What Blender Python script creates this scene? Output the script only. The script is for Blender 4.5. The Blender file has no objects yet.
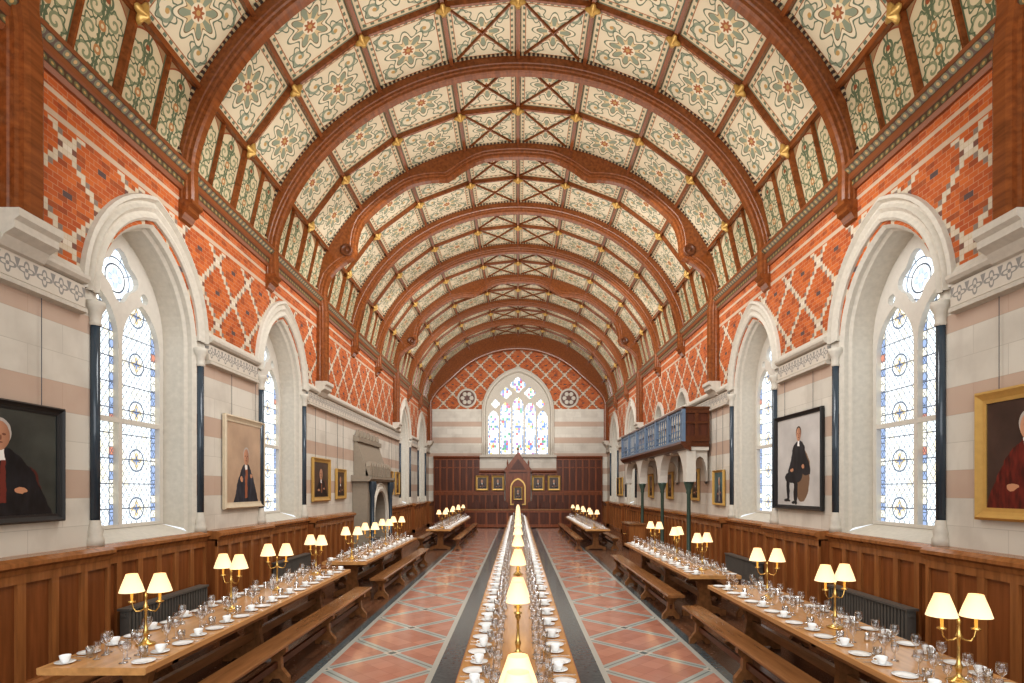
import bpy, math, random
from mathutils import Vector
from mathutils.geometry import tessellate_polygon
random.seed(4)
S=bpy.context.scene
COL=S.collection
W=5.35; D=34.0
try:
    S.view_settings.view_transform='Standard'
    S.view_settings.look='Medium High Contrast'
except Exception as e: print('LOOK',e)
pi=math.pi
# ---------------------------------------------------------------- node helper
class E:
    def __init__(s,t,k): s.t=t; s.k=k
    def op(s,o,*a):
        n=s.t.nodes.new('ShaderNodeMath'); n.operation=o
        for i,x in enumerate((s,)+a):
            if isinstance(x,E): s.t.links.new(x.k,n.inputs[i])
            else: n.inputs[i].default_value=float(x)
        return E(s.t,n.outputs[0])
    def __add__(s,b): return s.op('ADD',b)
    def __radd__(s,b): return s.op('ADD',b)
    def __sub__(s,b): return s.op('SUBTRACT',b)
    def __rsub__(s,b): return (s*-1.0)+b
    def __mul__(s,b): return s.op('MULTIPLY',b)
    def __rmul__(s,b): return s.op('MULTIPLY',b)
    def __truediv__(s,b): return s.op('DIVIDE',b)
    def abs(s): return s.op('ABSOLUTE')
    def sin(s): return s.op('SINE')
    def cos(s): return s.op('COSINE')
    def fr(s): return s.op('FRACT')
    def fl(s): return s.op('FLOOR')
    def sq(s): return s.op('SQRT')
    def lt(s,b): return s.op('LESS_THAN',b)
    def gt(s,b): return s.op('GREATER_THAN',b)
    def mn(s,b): return s.op('MINIMUM',b)
    def mx(s,b): return s.op('MAXIMUM',b)
    def at2(s,b): return s.op('ARCTAN2',b)
    def btw(s,a,b): return s.gt(a)*s.lt(b)
def newmat(name,rough=.5,metal=0.0,spec=None):
    m=bpy.data.materials.new(name); m.use_nodes=True
    t=m.node_tree; b=t.nodes['Principled BSDF']
    b.inputs['Roughness'].default_value=rough; b.inputs['Metallic'].default_value=metal
    if spec is not None: b.inputs['Specular IOR Level'].default_value=spec
    return m,t,b
def coords(t,kind='Object'):
    n=t.nodes.new('ShaderNodeTexCoord'); s=t.nodes.new('ShaderNodeSeparateXYZ')
    t.links.new(n.outputs[kind],s.inputs[0])
    return [E(t,s.outputs[i]) for i in range(3)]
def comb(t,a,b,c=0.0):
    n=t.nodes.new('ShaderNodeCombineXYZ')
    for i,x in enumerate((a,b,c)):
        if isinstance(x,E): t.links.new(x.k,n.inputs[i])
        else: n.inputs[i].default_value=x
    return n.outputs[0]
def mix(t,f,a,b,mode='MIX'):
    n=t.nodes.new('ShaderNodeMix'); n.data_type='RGBA'; n.blend_type=mode
    if isinstance(f,E): t.links.new(f.k,n.inputs[0])
    else: n.inputs[0].default_value=f
    for i,x in ((6,a),(7,b)):
        if isinstance(x,tuple): n.inputs[i].default_value=(x[0],x[1],x[2],1)
        else: t.links.new(x,n.inputs[i])
    return n.outputs[2]
def noise(t,vec,scale,detail=3):
    n=t.nodes.new('ShaderNodeTexNoise'); n.inputs['Scale'].default_value=scale; n.inputs['Detail'].default_value=detail
    if vec is not None: t.links.new(vec,n.inputs['Vector'])
    return E(t,n.outputs['Fac'])
def white(t,vec):
    n=t.nodes.new('ShaderNodeTexWhiteNoise'); t.links.new(vec,n.inputs['Vector'])
    return E(t,n.outputs['Value']),n.outputs['Color']
def brick(t,vec,w,h,c1,c2,mo,ms):
    n=t.nodes.new('ShaderNodeTexBrick'); t.links.new(vec,n.inputs['Vector'])
    n.inputs['Scale'].default_value=1; n.inputs['Brick Width'].default_value=w; n.inputs['Row Height'].default_value=h
    n.inputs['Mortar Size'].default_value=ms; n.inputs['Mortar Smooth'].default_value=.1
    for k,c in (('Color1',c1),('Color2',c2),('Mortar',mo)): n.inputs[k].default_value=(*c,1)
    return n
def setc(t,b,c,key='Base Color'):
    if isinstance(c,tuple): b.inputs[key].default_value=(*c,1)
    else: t.links.new(c,b.inputs[key])
# ---------------------------------------------------------------- materials
def wood(name,c,rough=.35,axis='Y',dark=.55,spec=.35):
    m,t,b=newmat(name,rough,0,spec)
    x,y,z=coords(t)
    if axis=='Y': v=comb(t,x*9,y*.8,z*9)
    elif axis=='Z': v=comb(t,x*9,y*9,z*.8)
    else: v=comb(t,x*.8,y*9,z*9)
    n=noise(t,v,1.6,5)
    cd=tuple(k*dark for k in c)
    setc(t,b,mix(t,(n-.3)*2.2,cd,c)); return m
def plain(name,c,rough=.5,metal=0,var=.12):
    m,t,b=newmat(name,rough,metal)
    x,y,z=coords(t)
    n=noise(t,comb(t,x,y,z),14,3)
    setc(t,b,mix(t,n,tuple(k*(1-var) for k in c),tuple(min(1,k*(1+var)) for k in c))); return m
def wallmat(name,end=False):
    m,t,b=newmat(name,.7,0,.3)
    x,y,z=coords(t); h=x if end else y
    zt=6.95 if end else 4.7
    v=comb(t,h,z)
    st=brick(t,v,.95,.34,(.63,.59,.51),(.56,.52,.445),(.45,.415,.35),.004)
    n=noise(t,comb(t,x,y,z),1.7,6)
    n3=noise(t,comb(t,x,y*3,z*.5),2.5,4)
    stone=mix(t,(n-.46)*2.6,st.outputs[0],(.43,.39,.33))
    stone=mix(t,(n3-.55)*1.6,stone,(.47,.42,.36))
    bands=z.btw(2.04,2.38)+z.btw(3.06,3.40)+z.btw(4.08,4.30)
    if end: bands=bands+z.btw(4.9,5.25)+z.btw(5.9,6.2)
    stone=mix(t,bands*.72,stone,(.43,.285,.205))
    C=.07
    bt=brick(t,v,C*2,C,(.47,.125,.030),(.34,.075,.020),(.42,.23,.14),.004)
    i=(h/C).fl(); j=(z/C).fl()
    wv,_=white(t,comb(t,(i/2).fl(),j))
    redb=mix(t,wv.gt(.85)*.6,bt.outputs[0],(.19,.05,.02))
    N=16
    a=((i+j+.5)/N).fr(); c=((i-j+.5)/N).fr()
    la=a.btw(.44,.56); lc=c.btw(.44,.56)
    line=la.mx(lc); cross=la*lc
    am=(a-.5).abs(); cm=(c-.5).abs()
    cen=(am.mn(cm)).gt(.42)
    cream=mix(t,noise(t,comb(t,x,y,z),9,2),(.42,.35,.25),(.58,.50,.39))
    col=mix(t,line,redb,cream)
    alt=(((i-j)/4).fr()).lt(.24)*la + (((i+j)/4).fr()).lt(.24)*lc
    col=mix(t,alt.mn(1)*.75,col,(.12,.075,.065))
    ring=(am.mx(cm)).lt(.145)
    col=mix(t,ring*(line*-1+1)*.85,col,(.12,.07,.06))
    col=mix(t,cross,col,(.56,.49,.39))
    col=mix(t,cen,col,(.10,.065,.06))
    joint=((h/C).fr().lt(.08)).mx((z/C).fr().lt(.09))
    col=mix(t,joint*line*.5,col,(.36,.25,.17))
    if not end:
        col=mix(t,z.gt(6.42),col,redb)
        col=mix(t,z.btw(6.44,6.51)*.8,col,(.48,.41,.31))
        col=mix(t,z.btw(6.70,6.76)*.8,col,(.48,.41,.31))
        col=mix(t,z.btw(4.7,4.86),col,redb)
    fin=mix(t,z.gt(zt),stone,col)
    setc(t,b,fin); return m
def spiral(px,py,k,w,R,ph=0.0,sg=1):
    r=(px*px+py*py).sq(); th=py.at2(px)
    return ((r*k+th*(sg*.15915)+ph).fr()).lt(w)*r.lt(R), r, th
def ceilmat():
    m,t,b=newmat('painted_ceiling_panel',.6,0,.3)
    u,v,_=coords(t,'UV')
    x=(u-.5)*2; y=(v-.5)*2
    r=(x*x+y*y).sq(); th=y.at2(x); q=x.abs().mx(y.abs())
    cream=(.64,.555,.40); green=(.13,.155,.105); sage=(.23,.255,.18); red=(.30,.11,.045); brown=(.12,.05,.022); och=(.42,.26,.10)
    nn=noise(t,comb(t,u,v),5,3)
    c=mix(t,nn,cream,(.55,.465,.325))
    ax=x.abs(); ay=y.abs()
    s1,r1,t1=spiral(ax-.50,ay-.50,4.4,.34,.25,0.1)
    c=mix(t,s1,c,sage)
    lf=(r1-(.23+.04*((t1*6).cos()))).abs().lt(.018); c=mix(t,lf,c,green)
    c=mix(t,r1.lt(.05),c,och)
    c8=(th*8).cos()
    k=.50+.10*c8
    c=mix(t,(r-k).lt(0),c,cream)
    c=mix(t,(r-k).abs().lt(.022),c,green)
    k2=.38+.09*c8
    c=mix(t,(r-k2).lt(0),c,sage)
    c=mix(t,((r-k2).lt(0))*c8.lt(-.1),c,(.55,.42,.24))
    c=mix(t,(r-k2).abs().lt(.014),c,(.18,.12,.06))
    c=mix(t,r.lt(.18),c,cream); c=mix(t,(r-(.12+.03*c8)).lt(0),c,red); c=mix(t,r.lt(.05),c,och)
    c=mix(t,q.gt(.78),c,(.58,.47,.31))
    dd=(((ax*5.5).fr()-.5).abs().lt(.24))*((((ay*5.5).fr()-.5).abs()).lt(.24))
    c=mix(t,q.btw(.80,.90)*dd,c,green)
    c=mix(t,q.btw(.775,.797),c,red)
    c=mix(t,q.btw(.905,.935),c,green)
    c=mix(t,q.gt(.935),c,(.40,.28,.16))
    c=mix(t,q.gt(.972),c,brown)
    setc(t,b,c); return m
def covemat():
    m,t,b=newmat('painted_cove_panel',.6,0,.3)
    u,v,_=coords(t,'UV')
    x=(u-.5).abs()*2; y=v*3.4
    green=(.10,.125,.07); sage=(.20,.215,.125); cream=(.52,.43,.28); red=(.24,.07,.026)
    c=mix(t,0.0,cream,cream)
    for cy,ph in ((.60,.0),(1.45,.3),(2.25,.6)):
        s,r,th=spiral(x-.42,y-cy,3.6,.36,.38,ph)
        c=mix(t,s,c,sage)
        c=mix(t,(r-(.36+.06*((th*7).cos()))).abs().lt(.035),c,green)
    c=mix(t,(x-(.08+.04*((y*8).sin()))).abs().lt(.04),c,green)
    for cy in (1.02,1.85):
        rr=(x*x+(y-cy)*(y-cy)).sq(); c=mix(t,rr.lt(.16),c,(.36,.18,.07)); c=mix(t,rr.lt(.07),c,cream)
    rr=(x*x+(y-2.75)*(y-2.75)).sq(); c=mix(t,(rr-.22).abs().lt(.05),c,green); c=mix(t,rr.lt(.1),c,red)
    top=(y-(3.3-.6*x*x)); c=mix(t,top.gt(-.07),c,red); c=mix(t,top.gt(0),c,(.30,.18,.09))
    c=mix(t,x.gt(.86).mx(y.lt(.1)),c,green); c=mix(t,x.gt(.92),c,(.25,.09,.03))
    setc(t,b,c); return m
def floormat():
    m,t,b=newmat('encaustic_tile_floor',.13)
    x,y,z=coords(t); X=x.abs()
    n=noise(t,comb(t,x,y,z),1.6,5)
    n2=noise(t,comb(t,x,y,z),18,3)
    T=.3375/1.0
    p=(X-1.65+y)/T; qv=(X-1.65-y)/T
    wv,_=white(t,comb(t,p.fl(),qv.fl()))
    red=mix(t,wv,(.36,.155,.105),(.48,.225,.155))
    red=mix(t,(n-.3)*1.2,red,(.46,.27,.21))
    ja=((p.fr())-.5).abs().gt(.48); jb=((qv.fr())-.5).abs().gt(.48)
    red=mix(t,ja.mx(jb)*.3,red,(.20,.10,.075))
    s=(X-1.65)/1.35; yy=y/1.35
    a=((s+yy).fr()-.5).abs(); c=((s-yy).fr()-.5).abs()
    col=mix(t,a.mn(c).lt(.068),red,(.36,.385,.35))
    col=mix(t,a.mn(c).lt(.012),col,(.20,.22,.20))
    col=mix(t,a.mx(c).lt(.09),col,(.50,.46,.39))
    col=mix(t,a.mx(c).lt(.05),col,(.12,.15,.14))
    col=mix(t,X.btw(.97,1.04)+X.btw(2.29,2.36),col,(.42,.42,.37))
    slate=mix(t,n2,(.055,.07,.075),(.13,.155,.16))
    col=mix(t,X.btw(.70,.97),col,slate)
    col=mix(t,X.btw(2.36,2.48),col,slate)
    inner=brick(t,comb(t,x,y),.3,.3,(.34,.12,.07),(.27,.085,.05),(.12,.07,.05),.01)
    col=mix(t,X.lt(.70),col,inner.outputs[0])
    bd=brick(t,comb(t,y,x),1.8,.13,(.10,.047,.026),(.17,.082,.045),(.02,.012,.01),.006)
    col=mix(t,X.gt(2.48),col,bd.outputs[0])
    setc(t,b,col)
    rg=X.gt(2.48)*.10+n2*.12+.09
    t.links.new(rg.k,b.inputs['Roughness'])
    b.inputs['Specular IOR Level'].default_value=.65
    return m
def friezemat():
    m,t,b=newmat('carved_stone_frieze',.7)
    x,y,z=coords(t)
    u=((y/.23).fr()-.5)*2; v=(z-4.5)/.105
    r=(u*u+v*v).sq(); th=v.at2(u)
    p=(r-(.58+.22*((th*4).cos()))).abs().lt(.13)
    q=((u.abs()*7+v*2).sin().gt(.4))*u.abs().gt(.65)
    pat=(p.mx(q).mx(r.lt(.2)))*v.abs().lt(.95)
    base=mix(t,noise(t,comb(t,x,y,z),5),(.50,.45,.37),(.60,.54,.46))
    setc(t,b,mix(t,pat*.85,base,(.20,.195,.185))); return m
def cornicemat():
    m,t,b=newmat('carved_painted_cornice',.4)
    x,y,z=coords(t)
    u=((y/.12).fr()-.5)*2; v=((z/.095).fr()-.5)*2
    r=(u*u+v*v).sq(); k=((z/.095).fl()*.5).fr().gt(.25)
    a=mix(t,r.lt(.8),(.07,.035,.018),(.13,.12,.06)); a=mix(t,r.lt(.35),a,(.40,.24,.09))
    c=mix(t,k,(.20,.065,.022),a)
    setc(t,b,c); return m
def beadmat():
    m,t,b=newmat('beaded_edge',.45)
    u,v,_=coords(t,'UV')
    k=((u/.09).fr()).gt(.55)
    setc(t,b,mix(t,k,(.035,.02,.015),(.42,.33,.20))); return m
def glassmat(kind):
    m,t,b=newmat('leaded_stained_glass_'+kind,.3)
    u,v,_=coords(t,'UV')
    if kind=='side':
        lx=(u.abs()-.465); ax=lx.abs(); hw=.415; sz=.115
    else:
        kk=((u/.74)+.5); k=kk.fr()-.5; lx=k*.74; ax=lx.abs(); hw=.33; sz=.17
    a=((lx*1.0+v*.7)/sz).fr(); c=((lx*1.0-v*.7)/sz).fr()
    lead=a.lt(.12).mx(c.lt(.12))
    wv,wc=white(t,comb(t,((lx+v*.7)/sz).fl(),((lx-v*.7)/sz).fl(),u.gt(0)))
    base=mix(t,wv,(.80,.86,.90),(.64,.71,.73))
    base=mix(t,wv.gt(.88)*.5,base,(.78,.66,.40))
    P=.74
    rr=(((v/P).fr()-.5)*P); r=(lx*lx+rr*rr).sq()
    th=rr.at2(lx)
    vb,_=white(t,comb(t,(v/.12).fl(),lx.gt(0)+u.gt(0)*2))
    bw=.07
    edge=ax.gt(hw-bw)
    if kind=='side':
        base=mix(t,r.lt(.18),base,(.38,.46,.56))
        base=mix(t,r.lt(.15),base,(.82,.82,.74))
        base=mix(t,(r-(.09+.035*((th*4).cos()))).lt(0),base,(.52,.42,.24))
        base=mix(t,(r-(.05+.02*((th*4).cos()))).lt(0),base,(.16,.22,.38))
        bc=mix(t,vb.gt(.45),(.24,.32,.50),(.80,.78,.66)); bc=mix(t,vb.gt(.86),bc,(.45,.18,.12))
        zz=v-5.24; r0=(u*u+zz*zz).sq(); t0=zz.at2(u)
        rb=mix(t,(r0-(.24+.06*((t0*4).cos()))).lt(0),(.60,.68,.76),(.84,.87,.86)); rb=mix(t,(r0-(.13+.03*((t0*4).cos()))).lt(0),rb,(.40,.48,.58)); rb=mix(t,r0.lt(.06),rb,(.80,.72,.48))
        ins=r0.lt(.42)*v.gt(4.86)
        lead0=((r0-.20).abs().lt(.012)).mx((t0*1.2732+.5).fr().lt(.05)).mx((r0-.30).abs().lt(.010))*ins
        base=mix(t,edge,base,bc)
        lead=lead.mx((r-.165).abs().lt(.010))
    else:
        H=1.15; vc=(v-4.25)/H; fy=vc.fr()
        w2,_=white(t,comb(t,(u/.12).fl(),(v/.15).fl())); w3,_=white(t,comb(t,(v/.15).fl(),(u/.12).fl()+4.2))
        jew=mix(t,w3.gt(.3),(.08,.20,.55),(.60,.06,.05)); jew=mix(t,w3.gt(.5),jew,(.06,.30,.16)); jew=mix(t,w3.gt(.68),jew,(.85,.55,.12)); jew=mix(t,w3.gt(.84),jew,(.30,.10,.35))
        hy=(fy-.5)*H; med=(lx*lx+hy*hy*.35).sq().lt(.19)
        base=mix(t,med*w2.gt(.42),base,jew)
        base=mix(t,(med*-1+1)*w2.gt(.88),base,jew)
        up=v.gt(7.35); base=mix(t,up*w2.gt(.62),base,jew)
        bc=mix(t,vb.gt(.62),(.84,.87,.86),(.20,.32,.55))
        base=mix(t,edge,base,bc)
        lead=lead*.5
    lead=lead.mx((ax-(hw-bw)).abs().lt(.010)).mx((edge*(v/.12).fr().lt(.12)))
    col=mix(t,lead*.9,base,(.05,.065,.09))
    bar=((v/.37).fr()).lt(.04); col=mix(t,bar,col,(.04,.045,.06))
    if kind=='side':
        col=mix(t,ins,col,rb); col=mix(t,lead0,col,(.05,.06,.08))
    setc(t,b,(.02,.02,.02)); setc(t,b,col,'Emission Color')
    b.inputs['Emission Strength'].default_value=1.7 if kind=='side' else 1.5  # daylight put into the opaque panes as emission, none passes through
    return m
def shademat():
    m,t,b=newmat('lit_fabric_shade',.8)
    setc(t,b,(.75,.58,.34)); 
    x,y,z=coords(t)
    setc(t,b,mix(t,((z-.46)/.16).mx(0).mn(1),(1.0,.83,.50),(1.0,.64,.30)),'Emission Color')
    b.inputs['Emission Strength'].default_value=.80
    return m
def thinglass():
    m=bpy.data.materials.new('clear_glass'); m.use_nodes=True; t=m.node_tree
    for n in list(t.nodes): t.nodes.remove(n)
    o=t.nodes.new('ShaderNodeOutputMaterial'); tr=t.nodes.new('ShaderNodeBsdfTransparent'); g=t.nodes.new('ShaderNodeBsdfGlossy')
    tr.inputs[0].default_value=(.95,.96,.97,1); g.inputs['Roughness'].default_value=.06
    lw=t.nodes.new('ShaderNodeLayerWeight'); lw.inputs[0].default_value=.45
    mx=t.nodes.new('ShaderNodeMixShader'); mp=E(t,lw.outputs['Facing'])*.85+.12
    t.links.new(mp.k,mx.inputs[0]); t.links.new(tr.outputs[0],mx.inputs[1]); t.links.new(g.outputs[0],mx.inputs[2]); t.links.new(mx.outputs[0],o.inputs[0])
    return m
M={}
M['wall']=wallmat('patterned_brick_and_stone'); M['endwall']=wallmat('end_brick_and_stone',True)
M['ceil']=ceilmat(); M['cove']=covemat(); M['floor']=floormat(); M['frieze']=friezemat(); M['cornice']=cornicemat(); M['bead']=beadmat()
M['gside']=glassmat('side'); M['gend']=glassmat('end'); M['shade']=shademat(); M['glass']=thinglass()
M['stone']=plain('pale_limestone',(.51,.465,.39),.7,0,.16); M['stone2']=plain('warm_limestone',(.27,.225,.17),.7)
M['tracery']=plain('light_limestone',(.58,.54,.47),.65,0,.08)
M['marble']=plain('dark_blue_marble',(.045,.06,.075),.12)
M['rib']=wood('varnished_red_brown_timber',(.25,.078,.021),.24,'Y',.5,.4)
M['ribd']=wood('dark_timber',(.13,.042,.015),.3)
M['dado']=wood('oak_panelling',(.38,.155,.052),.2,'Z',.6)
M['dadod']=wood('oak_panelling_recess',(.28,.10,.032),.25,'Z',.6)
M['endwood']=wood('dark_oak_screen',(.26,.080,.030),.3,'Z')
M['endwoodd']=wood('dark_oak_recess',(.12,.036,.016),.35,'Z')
M['table']=wood('honey_oak',(.62,.33,.13),.15,'Y',.7)
M['bench']=wood('brown_oak',(.32,.15,.06),.18,'Y')
M['gold']=plain('gilt',(.58,.37,.12),.35,.5); M['brass']=plain('brass',(.66,.45,.16),.22,.9)
M['white']=plain('white_china',(.85,.85,.83),.15,0,.02); M['steel']=plain('silver_plate',(.75,.75,.74),.2,.9)
M['iron']=plain('dark_painted_iron',(.05,.06,.07),.4); M['blueiron']=plain('blue_painted_iron',(.12,.17,.24),.4)
M['rad']=plain('grey_radiator',(.12,.11,.095),.45); M['cloth']=plain('crimson_cloth',(.12,.015,.012),.8)
M['black']=plain('black_lacquer',(.02,.02,.02),.3)
M['green']=plain('green_iron',(.05,.08,.06),.35)
# ---------------------------------------------------------------- mesh builder
class MB:
    def __init__(s): s.v=[]; s.f=[]; s.m=[]; s.sm=[]; s.uv=[]
    def add(s,vs,fs,mi=0,smooth=False,uvs=None):
        o=len(s.v); s.v+= [tuple(p) for p in vs]
        for i,f in enumerate(fs):
            s.f.append([k+o for k in f]); s.m.append(mi); s.sm.append(smooth)
            s.uv.append(uvs[i] if uvs else None)
    def box(s,x0,x1,y0,y1,z0,z1,mi=0):
        vs=[(x,y,z) for x in (x0,x1) for y in (y0,y1) for z in (z0,z1)]
        s.add(vs,[(0,1,3,2),(4,6,7,5),(0,4,5,1),(2,3,7,6),(0,2,6,4),(1,5,7,3)],mi)
    def lathe(s,prof,seg=16,c=(0,0,0),mi=0,smooth=True,mod=None):
        vs=[]
        for r,z in prof:
            for i in range(seg):
                a=2*pi*i/seg; rr=r*(mod(a) if mod else 1)
                vs.append((c[0]+rr*math.cos(a),c[1]+rr*math.sin(a),c[2]+z))
        fs=[(j*seg+i,j*seg+(i+1)%seg,(j+1)*seg+(i+1)%seg,(j+1)*seg+i) for j in range(len(prof)-1) for i in range(seg)]
        s.add(vs,fs,mi,smooth)
    def tube(s,path,rad,seg=8,mi=0,cap=True):
        P=[Vector(p) for p in path]; vs=[]; n=len(P)
        if not isinstance(rad,(list,tuple)): rad=[rad]*n
        for i,p in enumerate(P):
            d=(P[min(i+1,n-1)]-P[max(i-1,0)]).normalized()
            up=Vector((0,0,1)) if abs(d.z)<.9 else Vector((0,1,0))
            a=d.cross(up).normalized(); b=d.cross(a).normalized()
            for k in range(seg):
                t=2*pi*k/seg; vs.append(p+a*math.cos(t)*rad[i]+b*math.sin(t)*rad[i])
        fs=[(j*seg+i,j*seg+(i+1)%seg,(j+1)*seg+(i+1)%seg,(j+1)*seg+i) for j in range(n-1) for i in range(seg)]
        s.add(vs,fs,mi,True)
        if cap: s.add(vs[:seg],[tuple(range(seg))],mi); s.add(vs[-seg:],[tuple(range(seg))],mi)
    def extr(s,prof,mp,a,b,mi=0,caps=True):
        n=len(prof); vs=[mp(p,q,a) for p,q in prof]+[mp(p,q,b) for p,q in prof]
        fs=[(i,(i+1)%n,n+(i+1)%n,n+i) for i in range(n)]
        s.add(vs,fs,mi)
        if caps:
            tr=tessellate_polygon([[Vector((p,q,0)) for p,q in prof]])
            s.add(vs[:n],tr,mi); s.add(vs[n:],tr,mi)
    def plate(s,outer,holes,mp,d0,d1,mi=0,back=True,sides=True):
        loops=[outer]+holes
        tr=tessellate_polygon([[Vector((p,q,0)) for p,q in l] for l in loops])
        fl=[p for l in loops for p in l]
        s.add([mp(p,q,d0) for p,q in fl],tr,mi)
        if back: s.add([mp(p,q,d1) for p,q in fl],tr,mi)
        if sides:
            for l in loops:
                n=len(l); s.add([mp(p,q,d0) for p,q in l]+[mp(p,q,d1) for p,q in l],[(i,(i+1)%n,n+(i+1)%n,n+i) for i in range(n)],mi)
    def strips(s,loops,mi=0,closed=False,smooth=False,uvl=None):
        n=len(loops[0]); vs=[p for l in loops for p in l]; fs=[]
        for j in range(len(loops)-1):
            for i in range(n if closed else n-1):
                fs.append((j*n+i,j*n+(i+1)%n,(j+1)*n+(i+1)%n,(j+1)*n+i))
        s.add(vs,fs,mi,smooth)
    def mesh(s,name,mats):
        me=bpy.data.meshes.new(name); me.from_pydata(s.v,[],s.f); 
        for m in mats: me.materials.append(M[m])
        me.polygons.foreach_set('material_index',s.m); me.polygons.foreach_set('use_smooth',s.sm)
        if any(u is not None for u in s.uv):
            ul=me.uv_layers.new(name='UVMap').data; li=0
            for f,u in zip(s.f,s.uv):
                for k in range(len(f)):
                    if u: ul[li].uv=u[k]
                    li+=1
        me.update(); return me
def ob(name,mb,mats,parent=None,loc=(0,0,0),**kw):
    if mb is None: o=bpy.data.objects.new(name,None); o.empty_display_size=.1
    else: o=bpy.data.objects.new(name,mb.mesh(name,mats) if isinstance(mb,MB) else mb)
    o.location=loc; COL.objects.link(o)
    if parent: o.parent=parent
    for k,v in kw.items(): o[k]=v
    return o
def dup(root,loc,rot=0.0):
    kids=list(root.children)
    n=root.copy(); COL.objects.link(n); n.location=loc; n.rotation_euler=(0,0,rot)
    for k in kids:
        c=k.copy(); COL.objects.link(c); c.parent=n
        for g in k.children:
            d=g.copy(); COL.objects.link(d); d.parent=c
    return n
def archpts(h,zs,rise,n=10,pc=0.0):
    R=(h*h+rise*rise)/(2*h); cx=-h+R; A=pi-math.atan2(rise,-cx)
    L=[]
    for i in range(n+1):
        a=pi-A*i/n
        L.append((cx+R*math.cos(a),zs+R*math.sin(a)))
    L[-1]=(0,zs+rise)
    right=[(-p,q) for p,q in L[:-1]]
    return [(p+pc,q) for p,q in right]+[(p+pc,q) for p,q in reversed(L)]
def lancet(h,z0,zs,rise,n=10,pc=0.0):
    return [(h+pc,z0)]+archpts(h,zs,rise,n,pc)+[(-h+pc,z0)]
def circ(cx,cy,r,n=20,foil=0,k=4):
    return [(cx+(r+foil*math.cos(k*a))*math.cos(a),cy+(r+foil*math.cos(k*a))*math.sin(a)) for a in [2*pi*i/n for i in range(n)]]
trimn=[0]
def trim(mb,mats,label):
    trimn[0]+=1
    return ob('trim_%d'%trimn[0],mb,mats,kind='structure',label=label)
# ---------------------------------------------------------------- floor, walls, windows
mb=MB(); mb.add([(-6,-1,0),(6,-1,0),(6,34.2,0),(-6,34.2,0)],[(0,1,2,3)])
ob('floor',mb,['floor'],kind='structure',label='encaustic tiled aisles with dark timber boards beneath the tables')
WIN={-1:[3.7,8.3,12.9,26.7,31.3],1:[3.7,8.3,12.9,26.7,31.3]}
winc=[0]
def window(s,yc):
    winc[0]+=1
    def mp(p,q,d): return (s*(W+d),yc+p,q)
    mb=MB()
    st=[(1.12,1.40,1.52,0),(1.07,1.42,1.47,.05),(1.07,1.44,1.47,.12),(1.03,1.50,1.43,.16),(1.03,1.52,1.43,.22),(1.0,1.58,1.40,.50)]
    mb.strips([[mp(p,q,d) for p,q in lancet(h,z0,4.5,r,12)] for h,z0,r,d in st])
    a=st[0];e=st[-1]; mb.add([mp(-a[0],a[1],0),mp(a[0],a[1],0),mp(e[0],e[1],.50),mp(-e[0],e[1],.50)],[(0,1,2,3)])
    prof=[(1.12,0),(1.12,-.04),(1.15,-.07),(1.19,-.03),(1.22,-.03),(1.26,-.07),(1.30,-.02),(1.33,-.02),(1.36,-.08),(1.40,-.06),(1.41,0)]
    mb.strips([[mp(p,q,d) for p,q in archpts(h,4.62,h*1.29,12)] for h,d in prof])
    root=ob('window_%d'%winc[0],mb,['stone'],kind='structure',label='pointed stained glass window in deep moulded limestone surround')
    t=MB(); outer=lancet(1.0,1.58,4.5,1.40,12)
    holes=[]
    for c in (-.475,.475):
        holes.append([(c+.435,1.63),(c+.435,3.12),(c-.435,3.12),(c-.435,1.63)])
        holes.append(lancet(.435,3.19,4.30,.68,8,c))
        holes.append(circ(c*1.12,5.10,.085,12,.0))
    holes.append(circ(0,5.28,.34,32,.055))
    t.plate(outer,holes,mp,.48,.62)
    ob('window_tracery',t,['tracery'],parent=root)
    g=MB(); L=outer; tr=tessellate_polygon([[Vector((p,q,0)) for p,q in L]])
    g.add([mp(p,q,.56) for p,q in L],tr,0,False,[[L[k] for k in f] for f in tr])
    ob('window_glass',g,['gside'],parent=root,label='leaded glass with coloured borders and medallions')
    for sg in (-1,1):
        c=MB(); 
        c.lathe([(.0,4.22),(.055,4.22),(.055,1.75),(0,1.75)],14,(s*(W-.03),yc+sg*1.18,0),0)
        c.lathe([(.058,4.2),(.075,4.22),(.062,4.25),(.075,4.36),(.115,4.44),(.115,4.5),(.0,4.5)],14,(s*(W-.03),yc+sg*1.18,0),1)
        c.lathe([(.0,1.42),(.10,1.42),(.10,1.52),(.08,1.56),(.09,1.62),(.07,1.68),(.058,1.76)],14,(s*(W-.03),yc+sg*1.18,0),1)
        ob('colonnette',c,['marble','stone'],parent=root,label='dark marble shaft with limestone capital')
for s,nm in ((-1,'wall_left'),(1,'wall_right')):
    mb=MB(); mp=lambda p,q,d: (s*(W+d),p,q)
    holes=[[(p+yc,q) for p,q in lancet(1.12,1.40,4.5,1.52,12)] for yc in WIN[s]]
    if s==1:
        for yc in (18.3,21.3): holes.append([(p+yc,q) for p,q in lancet(.55,3.75,4.6,.7,8)])
    mb.plate([(-1,0),(34.1,0),(34.1,7.4),(-1,7.4)],holes,mp,0,.9,0,False,False)
    ob(nm,mb,['wall'],kind='structure',label='pale banded stone below red brick with lozenge diaper pattern')
    for yc in WIN[s]: window(s,yc)
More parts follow.
